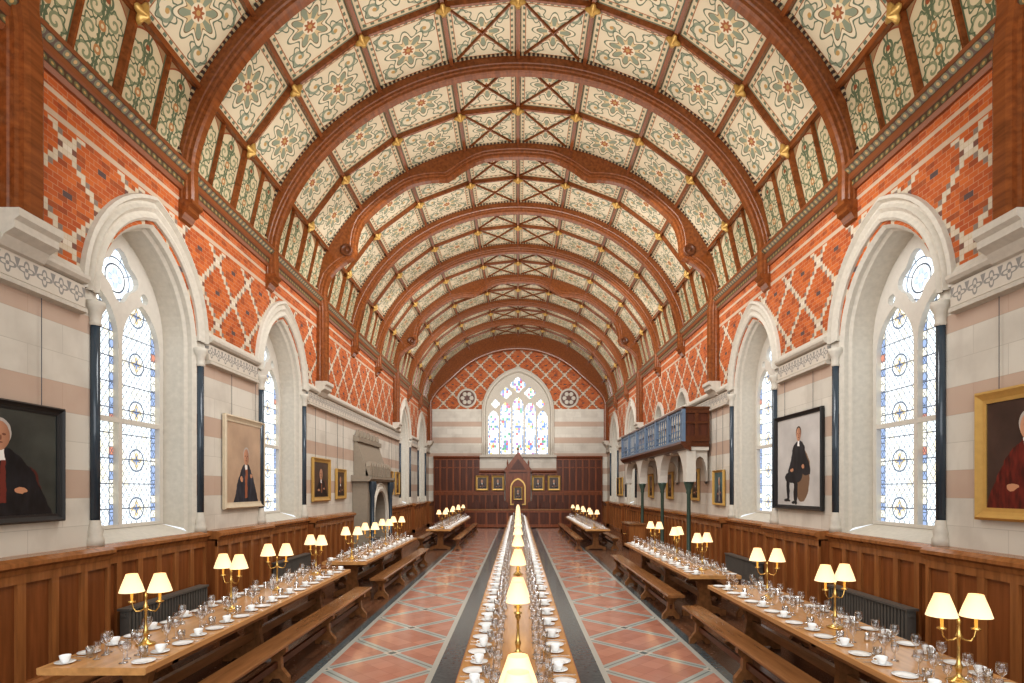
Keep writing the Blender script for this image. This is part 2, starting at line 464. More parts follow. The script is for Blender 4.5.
for yc in (18.3,21.3):
    winc[0]+=1; mp=lambda p,q,d: (W+d,yc+p,q)
    mb=MB(); mb.strips([[mp(p,q,d) for p,q in lancet(h,z0,4.6,r,8)] for h,z0,r,d in ((.66,3.7,.82,0),(.66,3.7,.82,-.08),(.55,3.75,.7,-.08),(.5,3.8,.62,.35))])
    r=ob('window_%d'%winc[0],mb,['stone'],kind='structure',label='small pointed window above the gallery')
    t=MB(); t.plate(lancet(.5,3.8,4.6,.62,8),[lancet(.19,3.88,4.5,.3,6,-.23),lancet(.19,3.88,4.5,.3,6,.23)],mp,.33,.45); ob('window_tracery',t,['tracery'],parent=r)
    g=MB(); L=lancet(.5,3.8,4.6,.62,8); tr=tessellate_polygon([[Vector((p,q,0)) for p,q in L]]); g.add([mp(p,q,.4) for p,q in L],tr,0,False,[[L[k] for k in f] for f in tr]); ob('window_glass',g,['gside'],parent=r)
# end wall
mpe=lambda p,q,d:(p,D+d,q)
EW=lambda h,r: lancet(h,4.2,6.8,r,14)
mb=MB(); mb.plate([(-6,0),(6,0),(6,12.2),(-6,12.2)],[EW(1.98,2.45)],mpe,0,.8,0,False,False)
ob('wall_end',mb,['endwall'],kind='structure',label='gable end wall of banded stone and patterned red brick')
mb=MB(); mb.strips([[mpe(p,q,d) for p,q in EW(h,r)] for h,r,d in ((2.18,2.68,0),(2.16,2.66,-.10),(2.09,2.57,-.12),(2.05,2.52,-.04),(1.98,2.45,-.04),(1.94,2.38,.25))])
mb.box(-2.3,2.3,D-.2,D+.3,4.05,4.2)
winc[0]+=1; r=ob('window_%d'%winc[0],mb,['stone'],kind='structure',label='large five-light traceried gable window')
t=MB(); H=[]
for c,zs in ((-1.48,6.40),(-.74,6.90),(0,7.20),(.74,6.90),(1.48,6.40)): H.append(lancet(.325,4.26,zs,.50,8,c))
H+= [circ(0,8.45,.42,28,.06),circ(.72,7.95,.31,24,.04),circ(-.72,7.95,.31,24,.04),circ(1.36,7.30,.24,20,.03),circ(-1.36,7.30,.24,20,.03)]
t.plate(EW(1.94,2.38),H,mpe,.2,.36); ob('window_tracery',t,['stone'],parent=r)
g=MB(); L=EW(1.94,2.38); tr=tessellate_polygon([[Vector((p,q,0)) for p,q in L]]); g.add([mpe(p,q,.28) for p,q in L],tr,0,False,[[L[k] for k in f] for f in tr]); ob('window_glass',g,['gend'],parent=r)
for sx in (-1,1):
    m=MB(); 
    def rot(prof,mi):
        n=28; loops=[[(sx*3.06+rr*math.cos(2*pi*i/n),D-d,7.6+rr*math.sin(2*pi*i/n)) for i in range(n)] for rr,d in prof]; m.strips(loops,mi,True)
    rot([(.58,0),(.58,.08),(.50,.1),(.46,.05)],0); rot([(.46,.05),(.0,.05)],1)
    for k in range(6):
        a=pi*k/3; cx=sx*3.06+.27*math.cos(a); cz=7.6+.27*math.sin(a)
        n=12; m.strips([[(cx+rr*math.cos(2*pi*i/n),D-d,cz+rr*math.sin(2*pi*i/n)) for i in range(n)] for rr,d in ((.13,.05),(.11,.1),(.0,.11))],0,True)
    ob('wall_medallion',m,['stone','ribd'],label='round carved stone medallion set in the brick gable',category='medallion',group='gable medallions')
# string courses
for s in (-1,1):
    segs=[]; prev=-1
    for yc in WIN[s]: segs.append((prev,yc-1.38)); prev=yc+1.38
    segs.append((prev,D))
    for a,b in segs:
        m=MB(); mp=lambda p,q,d:(s*(W-p),d,q)
        m.extr([(0,4.34),(.06,4.37),(.06,4.63),(0,4.63)],mp,a,b,0)
        m.extr([(0,4.63),(.10,4.66),(.13,4.70),(.13,4.74),(.06,4.77),(0,4.86)],mp,a,b,1)
        m.extr([(0,4.28),(.09,4.30),(.09,4.35),(0,4.37)],mp,a,b,1)
        trim(m,['frieze','stone'],'carved limestone string course with scrolling frieze')
    m=MB(); mp=lambda p,q,d:(s*(W-p),d,q)
    m.extr([(-.1,6.88),(.04,6.88),(.07,6.93),(.07,7.02),(.11,7.05),(.11,7.14),(.17,7.20),(.17,7.28),(.08,7.34),(-.1,7.38)],mp,-1,D,0)
    trim(m,['cornice'],'carved and painted timber wall cornice')
# wainscot
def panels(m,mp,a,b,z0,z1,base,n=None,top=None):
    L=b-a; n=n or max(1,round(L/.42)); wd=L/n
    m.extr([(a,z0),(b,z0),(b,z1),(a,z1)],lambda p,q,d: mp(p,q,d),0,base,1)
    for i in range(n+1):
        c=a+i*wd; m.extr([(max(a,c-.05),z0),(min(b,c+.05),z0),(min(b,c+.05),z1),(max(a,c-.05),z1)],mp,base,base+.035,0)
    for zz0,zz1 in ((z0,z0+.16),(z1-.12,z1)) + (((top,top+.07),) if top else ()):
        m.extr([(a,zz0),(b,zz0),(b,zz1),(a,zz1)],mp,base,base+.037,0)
for s in (-1,1):
    cuts=[-1]; 
    for yc in WIN[s]: cuts+= [yc-1.25,yc+1.25]
    cuts.append(D)
    for i in range(len(cuts)-1):
        a,b=cuts[i],cuts[i+1]; pier=(i%2==0); base=.24 if pier else .06
        if s==-1 and a<17 and b>22:
            rng=[(a,17.5),(22.2,b)]
        else: rng=[(a,b)]
        for aa,bb in rng:
            m=MB(); mp=lambda p,q,d:(s*(W-d),p,q)
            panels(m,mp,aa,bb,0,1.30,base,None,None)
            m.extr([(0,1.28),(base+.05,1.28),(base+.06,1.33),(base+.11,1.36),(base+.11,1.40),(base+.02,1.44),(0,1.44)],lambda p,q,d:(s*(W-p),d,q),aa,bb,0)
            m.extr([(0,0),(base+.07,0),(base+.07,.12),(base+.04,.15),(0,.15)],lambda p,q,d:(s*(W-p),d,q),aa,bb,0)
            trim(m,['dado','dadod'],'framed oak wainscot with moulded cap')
# ---------------------------------------------------------------- roof
A0,B0,ZC,PW=5.2,4.13,6.9,1.10
def raw(t):
    t=max(0.0,min(pi,t)); return A0*math.cos(t),B0*max(0,math.sin(t))**PW
def frame(t):
    x,z=raw(t); e=.01
    xa,za=raw(t-e); xb,zb=raw(t+e)
    dx,dz=xb-xa,zb-za; l=math.hypot(dx,dz)
    nx,nz=dz/l,-dx/l
    if t<.012: nx,nz=1.0,.02
    if t>pi-.012: nx,nz=-1.0,.02
    return x,ZC+z,nx,nz
def ell(t,n=0.0):
    x,z,nx,nz=frame(t); return x+n*nx,z+n*nz
TV=[5.5,23,40,57.5,75,90,105,122.5,140,157,174.5]
def cv(i,n=.38):
    if i==0: return (5.40,7.34)
    if i==10: return (-5.40,7.34)
    return ell(math.radians(TV[i]),n)
RIB=[6.0+3.0667*k for k in range(-2,10)]
mb=MB()
for b in range(len(RIB)-1):
    y0,y1=RIB[b],RIB[b+1]
    for i in range(10):
        (xa,za),(xb,zb)=cv(i),cv(i+1)
        cove=i in (0,9); nd=4 if cove else 2
        for k in range(nd):
            ya=y0+(y1-y0)*k/nd; yb=y0+(y1-y0)*(k+1)/nd
            P=[(xa,ya,za),(xa,yb,za),(xb,yb,zb),(xb,ya,zb)]
            uv=[(0,0),(1,0),(1,1),(0,1)]
            if i==9: uv=[(0,1),(1,1),(1,0),(0,0)]
            mb.add(P,[(0,1,2,3)],1 if cove else 0,False,[uv])
ob('ceiling',mb,['ceil','cove'],kind='structure',label='painted panelled barrel ceiling with floral rosettes')
def bar(m,p0,p1,w,h,up,mi=0):
    p0=Vector(p0);p1=Vector(p1);d=(p1-p0).normalized();up=Vector(up).normalized();sd=d.cross(up).normalized()
    vs=[]
    for p in (p0,p1):
        for a,b in ((-1,0),(1,0),(.6,1),(-.6,1)): vs.append(p+sd*a*w/2+up*b*h)
    m.add(vs,[(0,1,5,4),(1,2,6,5),(2,3,7,6),(3,0,4,7),(0,1,2,3),(4,5,6,7)],mi)
for i in range(1,10):
    m=MB(); x,z=cv(i); _,_,nx,nz=frame(math.radians(TV[i]))
    bar(m,(x,RIB[0],z),(x,D,z),.12,.13,(-nx,0,-nz))
    trim(m,['rib'],'longitudinal timber purlin across the painted ceiling')
for b in range(len(RIB)-1):
    y0,y1=RIB[b],RIB[b+1]; ym=(y0+y1)/2
    m=MB()
    for i in range(10):
        (xa,za),(xb,zb)=cv(i),cv(i+1); up=(-(xa+xb)/2,0,-((za+zb)/2-6.0))
        bar(m,(xa,ym,za),(xb,ym,zb),.09,.09,up)
        if i in (0,9):
            for k in (.25,.75): bar(m,(xa,y0+(y1-y0)*k,za),(xb,y0+(y1-y0)*k,zb),.05,.06,up,0)
        if i in (4,5):
            bar(m,(xa,y0,za),(xb,ym,zb),.035,.05,up,0); bar(m,(xa,ym,za),(xb,y0,zb),.035,.05,up,0)
            bar(m,(xa,ym,za),(xb,y1,zb),.035,.05,up,0); bar(m,(xa,y1,za),(xb,ym,zb),.035,.05,up,0)
    trim(m,['rib','ribd'],'transverse timber battens framing painted ceiling panels')
bm=MB(); bm.lathe([(.0,.12),(.03,.11),(.055,.08),(.08,.06),(.125,.03),(.11,0),(0,0)],24,(0,0,0),0,True,lambda a:1+.30*math.cos(4*a))
bme=bm.mesh('ceiling_boss',['gold'])
for b in range(1,len(RIB)-1):
    yy=(RIB[b]+RIB[b+1])/2
    for i in range(1,10):
        x,z=cv(i,.26); _,_,nx,nz=frame(math.radians(TV[i])); o=ob('ceiling_boss',bme,None,loc=(x,yy,z),label='gilded flower boss on the painted ceiling timbers',category='ceiling boss',group='gilded ceiling bosses')
        o.rotation_euler=Vector((-nx,0,-nz)).to_track_quat('Z','Y').to_euler()
def smooth(u): u=max(0,min(1,u)); return u*u*(3-2*u)
def cusp(td):
    d=min(td,180-td); v=0
    for c,w,h in ((68,13,.32),(26,12,.42)):
        k=abs(d-c)/w
        if k<1: v=max(v,h*(1-k)**1.5)
    return v
def rib(y,main,seg=72,last=False):
    wd=.17 if main else .13
    leg=5.0 if main else 6.72
    lin=-.10 if main else -.05
    def sect(x,z,nx,nz,nin,nout):
        P=[(nin,-.45),(nin+.03,-.72),(nin+.08,-.76),(nin+.10,-.92),(nin+.15,-.92),(nin+.17,-1),(nout,-1),(nout,1),(nin+.17,1),(nin+.15,.92),(nin+.10,.92),(nin+.08,.76),(nin+.03,.72),(nin,.45)]
        return [(x+n*nx,w*wd,z+n*nz) for n,w in P]
    loops=[]; bl=[]
    zz=[leg+(ZC-leg)*i/6 for i in range(6)]
    for z in zz: loops.append(sect(A0,z,1,0,lin,.14))
    for i in range(seg+1):
        td=180*i/seg
        x,z,nx,nz=frame(math.radians(td)); d=min(td,180-td)
        nin=-(cusp(td) if main and not last else 0)+lin*(1-smooth(d/10))
        if last: nin-=.62*smooth(d/40)
        loops.append(sect(x,z,nx,nz,nin,.14+.30*smooth((d-2)/12)))
        if 4<=td<=176: bl.append((x,z,nx,nz,.0+.31*smooth((d-2)/12)))
    for z in reversed(zz): loops.append(sect(-A0,z,-1,0,lin,.14))
    m=MB(); m.strips(loops,0,True)
    n=len(loops[0]); m.add(loops[0],[tuple(range(n))]); m.add(loops[-1],[tuple(range(n))])
    nm='main_roof_truss' if main else 'roof_arch_rib'
    o=ob(nm,m,['rib'],loc=(0,y,0),label='massive cusped red-brown timber arch standing on wall corbels' if main else 'arched varnished timber roof rib with beaded edge',category='roof truss',group='main roof trusses' if main else 'intermediate roof ribs')
    for sg in (-1,1):
        bd=MB(); L=0
        for i in range(len(bl)-1):
            x,z,nx,nz,n0=bl[i]; x2,z2,nx2,nz2,n2=bl[i+1]; dl=math.hypot(x2-x,z2-z); yy=sg*(wd+.03)
            q=[(x+n0*nx,yy,z+n0*nz),(x2+n2*nx2,yy,z2+n2*nz2),(x2+(n2+.05)*nx2,yy,z2+(n2+.05)*nz2),(x+(n0+.05)*nx,yy,z+(n0+.05)*nz)]
            q2=[(a,sg*(wd-.01),c) for a,b,c in q]
            uv=[(L,0),(L+dl,0),(L+dl,1),(L,1)]
            bd.add(q+q2,[(0,1,2,3),(0,1,5,4),(3,2,6,7)],0,False,[uv,[(L,0),(L+dl,0),(L+dl,0),(L,0)],[(L,0),(L+dl,0),(L+dl,0),(L,0)]]); L+=dl
        ob('beaded_moulding',bd,['bead'],parent=o,label='black and cream beaded edge moulding')
    if main:
        for td in (26,154):
            if last: break
            rg=MB(); t=math.radians(td); x,z=ell(t,-.14); n=20
            rg.strips([[(x+rr*math.cos(2*pi*i/n),d,z+rr*math.sin(2*pi*i/n)) for i in range(n)] for rr,d in ((0,-.21),(.05,-.19),(.10,-.18),(.12,-.21),(.16,-.20),(.16,.20),(.12,.21),(.10,.18),(.05,.19),(0,.21))],0,True,True)
            ob('roundel',rg,['ribd'],parent=o,label='small carved roundel at the cusp')
        for s in (-1,1):
            c=MB(); mp=lambda p,q,d:(s*(W-p),y+d,q)
            c.extr([(0,4.6),(.1,4.64),(.16,4.74),(.26,4.80),(.26,4.88),(.31,4.92),(.31,5.0),(0,5.0)],mp,-.28,.28,0)
            ob('wall_corbel',c,['stone'],label='moulded limestone corbel carrying a roof truss',category='corbel',group='truss corbels')
    else:
        for s in (-1,1):
            c=MB(); mp=lambda p,q,d:(s*(W-p),y+d,q)
            c.extr([(0,6.40),(.05,6.43),(.1,6.52),(.16,6.56),(.16,6.62),(.22,6.66),(.22,6.72),(0,6.72)],mp,-.15,.15,0)
            ob('wall_corbel',c,['rib'],label='small carved timber corbel under an arch rib',category='corbel',group='rib corbels')
for k,y in enumerate(RIB[1:],-1): rib(min(y,33.65),k%3==0,last=(y>33))
# ---------------------------------------------------------------- end screen
mpz=lambda p,q,d:(p,D-.01-d,q)
for sx in (-1,1):
    m=MB()
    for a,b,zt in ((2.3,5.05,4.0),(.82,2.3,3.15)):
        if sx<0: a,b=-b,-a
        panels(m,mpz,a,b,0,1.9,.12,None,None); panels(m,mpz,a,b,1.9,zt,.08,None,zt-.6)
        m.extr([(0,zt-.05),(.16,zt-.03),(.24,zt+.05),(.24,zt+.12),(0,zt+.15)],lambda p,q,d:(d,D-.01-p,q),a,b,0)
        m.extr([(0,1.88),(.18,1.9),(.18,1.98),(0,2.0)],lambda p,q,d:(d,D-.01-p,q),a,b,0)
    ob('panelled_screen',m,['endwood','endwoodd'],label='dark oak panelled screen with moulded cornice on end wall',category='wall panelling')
m=MB(); m.box(-.75,.75,D-.45,D-.01,0,3.2,0)
for sx in (-1,1):
    m.box(sx*.62-.09,sx*.62+.09,D-.58,D-.4,0,3.25,0); m.lathe([(.09,3.25),(.09,3.4),(.04,3.5),(.05,3.7),(0,3.95)],8,(sx*.62,D-.49,0),0)
m.extr([(-.8,3.15),(.8,3.15),(.8,3.3),(.0,4.35),(-.8,3.3)],mpz,.0,.55,0)
m.extr([(-.45,3.3),(.45,3.3),(0,3.95)],mpz,.55,.57,1)
m.plate(lancet(.46,1.2,2.2,.6,8),[lancet(.38,1.28,2.2,.5,8)],mpz,.45,.5,2)
m.lathe([(.05,4.3),(.03,4.45),(.08,4.5),(0,4.7)],8,(0,D-.3,0),0)
ob('canopied_throne_back',m,['endwood','endwoodd','gold'],label='gabled dark oak canopy with pinnacles at centre of screen',category='canopy')
# ---------------------------------------------------------------- pictures
def paint(name,bg,robe,accent,style,hx=.5,hy=.7,hr=.1,old=True):
    m,t,b=newmat(name,.35)
    u0,v0,_=coords(t,'UV')
    nz=noise(t,comb(t,u0,v0),7,4); nz2=noise(t,comb(t,v0+3.1,u0),7,4)
    u=u0+(nz-.5)*.09; v=v0+(nz2-.5)*.09
    uf=u0+(nz-.5)*.02; vf=v0+(nz2-.5)*.02
    def el(cx,cy,rx,ry,uu=None,vv=None):
        a=((uu or u)-cx)/rx; c=((vv or v)-cy)/ry; return (a*a+c*c).lt(1)
    def para(cx,top,k,vmin=-1):
        return ((u-cx).abs()).lt(((v*-1+top).mx(0)).sq()*k)*v.gt(vmin)
    n=noise(t,comb(t,u0,v0),2.2,5)
    c=mix(t,(n-.3)*2,tuple(k*.45 for k in bg) if bg[0]<.4 else tuple(k*.8 for k in bg),tuple(min(1,k*1.35) for k in bg))
    fold=noise(t,comb(t,u0*9,v0*2.5),2,3)
    rb=mix(t,(fold-.35)*2,tuple(k*.4 for k in robe),tuple(k*1.8 for k in robe))
    skin=(.50,.25,.14)
    if style=='bust':
        c=mix(t,el(hx+.22,.18,.20,.30),c,tuple(k*.5 for k in accent))
        c=mix(t,para(hx+.03,hy-hr*1.0,.62),c,rb)
        c=mix(t,((u-hx-.03).abs().lt(.018+.03*(v*-1+hy)))*v.lt(hy-.10)*v.gt(.12),c,accent)
        c=mix(t,((u-hx).abs().lt(.05))*v.btw(hy-hr*2.0,hy-hr*1.05),c,(.75,.72,.66))
        c=mix(t,el(hx-.16,.20,.07,.035).mx(el(hx+.20,.24,.06,.03)),c,skin)
    elif style=='seated':
        c=mix(t,el(.60,.34,.17,.30),c,(.20,.12,.07))
        c=mix(t,(para(hx,hy-hr,.42,.34)).mx(el(.40,.33,.20,.075)).mx(el(.27,.22,.045,.16)).mx(el(.45,.17,.05,.17)),c,rb)
        c=mix(t,((u-hx).abs().lt(.022))*v.btw(hy-hr*2.2,hy-hr*1.0),c,(.8,.78,.74))
        c=mix(t,el(.36,.40,.04,.022).mx(el(.62,.43,.035,.03)),c,skin)
        c=mix(t,el(.24,.06,.075,.022).mx(el(.42,.035,.07,.02)),c,(.02,.02,.02))
    else:
        c=mix(t,para(hx,hy-hr*1.0,.50),c,rb)
        c=mix(t,((u-hx).abs().lt(.035))*v.btw(.06,hy-hr*1.4),c,accent)
        c=mix(t,((u-hx).abs().lt(.03))*v.btw(hy-hr*1.9,hy-hr*1.0),c,(.75,.72,.66))
        c=mix(t,el(hx-.14,.30,.045,.03).mx(el(hx+.15,.34,.04,.03)),c,skin)
    c=mix(t,el(hx,hy+hr*.30,hr*1.0,hr*1.20,uf,vf),c,(.42,.38,.34) if old else (.05,.035,.025))
    sk=mix(t,((uf-hx)/hr*.5+.5).mx(0).mn(1),(.58,.31,.19),(.30,.14,.08))
    c=mix(t,el(hx,hy,hr*.86,hr*1.22,uf,vf),c,sk)
    c=mix(t,el(hx-hr*.34,hy+hr*.15,hr*.17,hr*.09,uf,vf).mx(el(hx+hr*.34,hy+hr*.15,hr*.17,hr*.09,uf,vf)).mx(el(hx,hy-hr*.55,hr*.28,hr*.07,uf,vf)).mx(el(hx+hr*.08,hy-hr*.15,hr*.07,hr*.22,uf,vf)),c,(.16,.06,.035))
    setc(t,b,c); M[name]=m; return name
def picture(side,a,b,z0,z1,fr,fw,cm,label,depth=None,proj=0.0,wires=True):
    if side==0:
        c=((a+b)/2,(depth or D)-.02,(z0+z1)/2); hw=(b-a)/2
        mp=lambda p,q,d:(p,-d,q)
    else:
        c=(side*(W-proj-.02),(a+b)/2,(z0+z1)/2); hw=(b-a)/2
        mp=lambda p,q,d:(-side*d,-side*p,q)
    hh=(z1-z0)/2
    root=ob('portrait_painting',None,None,loc=c,label=label,category='painting')
    m=MB()
    pr=[(0,0),(0,.05),(.2,.07),(.45,.05),(.7,.035),(1,.03),(1,.015)]
    def rect(k,d):
        k=k*fw; return [mp(x,y,d) for x,y in ((-hw+k,-hh+k),(hw-k,-hh+k),(hw-k,hh-k),(-hw+k,hh-k))]
    m.strips([rect(k,d) for k,d in pr],0,True)
    ob('picture_frame',m,[fr],parent=root)
    cvs=MB(); cvs.add(rect(.95,.018),[(0,1,2,3)],0,False,[[(0,0),(1,0),(1,1),(0,1)]])
    ob('canvas',cvs,[cm],parent=root)
    if wires and side:
        for sg in (-.6,.6):
            w=MB(); p=mp(sg*hw,hh,.01); q=mp(sg*hw,4.28-c[2],.01); w.tube([p,q],.004,5)
            ob('hanging_wire',w,['iron'],parent=root)
pa=paint('canvas_dark_gown',(.06,.065,.055),(.012,.012,.015),(.16,.03,.02),'bust',.42,.74,.11)
pb=paint('canvas_tan_standing',(.44,.31,.21),(.03,.035,.05),(.30,.10,.05),'stand',.55,.58,.085)
pc=paint('canvas_pale_seated',(.50,.48,.45),(.018,.018,.022),(.02,.02,.02),'seated',.52,.80,.062,False)
pd=paint('canvas_crimson_robe',(.07,.04,.03),(.13,.014,.008),(.38,.20,.07),'bust',.45,.74,.10)
pe=paint('canvas_green_ground',(.08,.15,.16),(.04,.04,.06),(.4,.35,.3),'stand')
pf=paint('canvas_brown_bust',(.09,.055,.035),(.02,.014,.014),(.25,.10,.05),'bust',.5,.66,.13,False)
M['paleframe']=plain('pale_gilt_frame',(.55,.46,.33),.5)
picture(-1,5.2,6.6,1.78,3.08,'black',.09,pa,'portrait of a seated man in black gown with white bands')
picture(-1,10.2,11.8,1.78,3.52,'paleframe',.12,pb,'portrait in pale frame of person in dark robe on tan ground')
picture(-1,14.6,15.95,1.82,2.98,'gold',.12,pf,'gilt framed dark portrait bust beside the fireplace')
picture(-1,16.5,17.4,1.85,2.75,'gold',.10,pf,'small gilt framed dark portrait')
for y in (23.2,24.5): picture(-1,y,y+.8,1.9,2.9,'gold',.10,pf,'gilt framed portrait on the banded stone wall')
picture(1,5.1,6.55,1.8,3.25,'gold',.14,pd,'gilt framed portrait of person in crimson robe')
picture(1,9.85,11.65,1.76,3.6,'black',.08,pc,'black framed portrait of seated dark figure on pale ground')
picture(1,14.55,15.35,1.72,2.65,'gold',.06,pe,'portrait on blue green ground in thin frame')
for y in (16.6,19.4,22.2,28.7,29.5): picture(1,y,y+.75,1.8,2.75,'gold',.09,pf,'gilt framed dark portrait bust',wires=False)
for x in (-2.15,-1.2,1.2,2.15): picture(0,x-.38,x+.38,2.05,2.95,'gold',.11,pf,'small gilt framed portrait on the oak screen',depth=D-.15)
picture(0,-.28,.28,1.5,2.3,'gold',.07,pf,'gilt framed portrait under the oak canopy',depth=D-.53)
# ---------------------------------------------------------------- fireplace
m=MB(); mp=lambda p,q,d:(-(W-d),19.85+p,q)
m.plate([(-1.6,0),(-.85,0)]+[(-p,q) for p,q in archpts(.85,1.25,.8,8)][0:]+[(.85,0),(1.6,0),(1.6,2.45),(-1.6,2.45)],[],mp,.01,.5,0)
fo=ob('fireplace',m,['stone2'],label='dark carved stone chimneypiece with pointed arch and hooded top',category='fireplace')
m=MB(); m.strips([[mp(p,q,d) for p,q in lancet(h,0,1.25,r,10)] for h,r,d in ((.85,.8,.5),(.87,.83,.56),(.95,.92,.58),(1.0,.98,.53),(1.06,1.05,.53),(1.1,1.1,.57),(1.16,1.17,.5))]); ob('arch_surround',m,['stone'],parent=fo)
m=MB(); m.extr([(.01,2.55),(.5,2.55),(.12,3.7),(.01,3.7)],lambda p,q,d:(-(W-p),19.85+d,q),-1.45,1.45); m.extr([(.01,3.7),(.2,3.7),(.2,3.85),(.01,3.9)],lambda p,q,d:(-(W-p),19.85+d,q),-1.5,1.5)
for k in range(7): m.extr([(-1.4+k*.42,3.88),(-1.2+k*.42,3.88),(-1.3+k*.42,4.1)],mp,.05,.15)
for k in range(9): m.extr([(-1.45+k*.34,2.58),(-1.22+k*.34,2.58),(-1.22+k*.34,2.9),(-1.335+k*.34,3.05),(-1.45+k*.34,2.9)],mp,.40,.55)
ob('chimney_hood',m,['stone2'],parent=fo)
m=MB(); m.extr([(.01,2.4),(.6,2.4),(.66,2.48),(.66,2.56),(.01,2.6)],lambda p,q,d:(-(W-p),19.85+d,q),-1.75,1.75); ob('mantel_shelf',m,['stone2'],parent=fo)
m=MB(); m.box(-W+.02,-W+.03,19,20.7,0,2.1); m.box(-W+.03,-W+.35,19.3,20.4,.15,.4)
ob('firebox',m,['black'],parent=fo)
for sg in (-1,1):
    c=MB(); c.lathe([(.12,0),(.12,.2),(.07,.26),(.07,1.9),(.09,2.0),(.14,2.2),(.14,2.4)],12,(-W+.58,19.85+sg*1.3,0)); ob('column',c,['marble'],parent=fo)
# ---------------------------------------------------------------- gallery
y0,y1=15.6,24.7; xf=4.56; XW=W-.08
m=MB(); m.box(xf,XW,y0,y1,3.32,3.46); m.extr([(xf-.08,3.46),(xf-.08,3.40),(xf+.02,3.28),(xf+.2,3.2),(xf+.2,3.46)],lambda p,q,d:(p,d,q),y0-.05,y1+.05)
ga=ob('balcony_gallery',m,['ribd'],label='projecting timber gallery with blue iron balustrade',category='balcony')
m=MB(); m.box(xf-.05,xf+.05,y0-.05,y1+.05,4.36,4.42,1); m.box(xf-.04,xf+.04,y0,y1,3.46,3.53,0)
n=36
for i in range(n+1):
    y=y0+(y1-y0)*i/n
    if i%6==0: m.box(xf-.045,xf+.045,y-.045,y+.045,3.46,4.36,0)
    else: m.tube([(xf,y,3.52),(xf,y,4.36)],.018,6)
for i in range(n):
    y=y0+(y1-y0)*(i+.5)/n; r=(y1-y0)/n*.5
    m.extr([(y-r,4.36),(y-r,4.10)]+[(y+r*.9*math.cos(a),4.12+r*1.4*math.sin(a)) for a in [pi-pi*k/8 for k in range(9)]]+[(y+r,4.10),(y+r,4.36)],lambda p,q,d:(xf+d,p,q),-.015,.015,0)
    m.tube([(xf,y+r*.8*math.cos(a),3.70+r*.8*math.sin(a)) for a in [2*pi*k/10 for k in range(11)]],.012,5,0,False)
ob('balustrade',m,['blueiron','ribd'],parent=ga,label='blue painted iron arcaded balustrade')
m=MB(); panels(m,lambda p,q,d:(p,y0+.03-d,q),xf,XW,3.46,4.36,.03,2,3.95); m.box(xf,XW,y0-.05,y0+.05,4.36,4.42); ob('end_panel',m,['ribd','endwoodd'],parent=ga)
m=MB(); hs=[15.85,18.75,21.75,24.6]
outer=[(hs[-1],3.3),(hs[0]-.2,3.3),(hs[0]-.2,2.35),(hs[0]+.12,2.35)]
for a,b in zip(hs[:-1],hs[1:]):
    c=(a+b)/2; h=(b-a)/2-.12; A=archpts(h,2.4,.78,10,c); outer+= list(reversed(A))
    if b!=hs[-1]: outer+=[(b-.12,2.35),(b+.12,2.35)]
outer+=[(hs[-1],2.35)]
m.plate(outer,[],lambda p,q,d:(d,p,q),4.66,4.92); ob('stone_arcade',m,['tracery'],parent=ga,label='pale stone arches on slender columns')
for a in hs:
    m=MB(); P=[(XW,2.3),(XW,3.3),(4.70,3.3),(4.70,2.36),(4.86,2.36)]+[(4.86+.205*(1-math.cos(k*pi/8)),2.36+.7*math.sin(k*pi/8)) for k in range(1,9)]
    m.extr(P,lambda p,q,d:(p,d,q),a-.1,a+.1); ob('stone_bracket_arch',m,['tracery'],parent=ga)
m=MB(); m.box(4.7,XW,y0+.02,y1-.02,3.22,3.32); ob('plaster_soffit',m,['tracery'],parent=ga)
for a in hs[:-1]:
    c=MB(); c.lathe([(.13,0),(.13,.12),(.09,.2),(.06,.28),(.052,2.0),(.075,2.05),(.065,2.1),(.13,2.3),(.14,2.36),(0,2.36)],14,(4.78,a,0)); ob('column',c,['green'],parent=ga,label='slender dark green column with flared capital')
# ---------------------------------------------------------------- sideboard
sb=ob('sideboard',None,None,loc=(4.2,20.6,0),label='oak serving sideboard standing under the gallery',category='sideboard')
m=MB(); m.box(-.28,.28,-.7,.7,.06,.88); ob('body',m,['dado'],parent=sb)
m=MB(); m.box(-.32,.32,-.75,.75,.88,.93); ob('top',m,['bench'],parent=sb)
for k in (-1,1):
    m=MB(); m.box(-.30,-.28,k*.35-.3,k*.35+.3,.12,.82); d=ob('cabinet_door',m,['dadod'],parent=sb); h=MB(); h.lathe([(0,0),(.02,.01),(.02,.03),(0,.04)],8,(-.32,k*.08,.5)); ob('knob',h,['brass'],parent=d)
    m=MB(); m.box(-.28,.28,k*.65-.05,k*.65+.05,0,.06); ob('foot',m,['ribd'],parent=sb)
# ---------------------------------------------------------------- radiators
for s,ys in ((-1,(8.3,12.9)),(1,(8.3,12.9))):
    for yc in ys:
        m=MB(); 
        for i in range(27):
            y=-.9+i*.07; m.box(-.06,.06,y-.022,y+.022,.10,.56)
        m.box(-.03,.03,-.95,.95,.13,.18); m.box(-.03,.03,-.95,.95,.48,.53)
        for y in (-.9,.92): m.box(-.05,.05,y-.04,y+.04,0,.12)
        m.box(-.08,.08,-.95,.95,.56,.59)
        ob('radiator',m,['rad'],loc=(s*(W-.22),yc,0),label='dark grey column radiator under the window',category='radiator',group='window radiators')
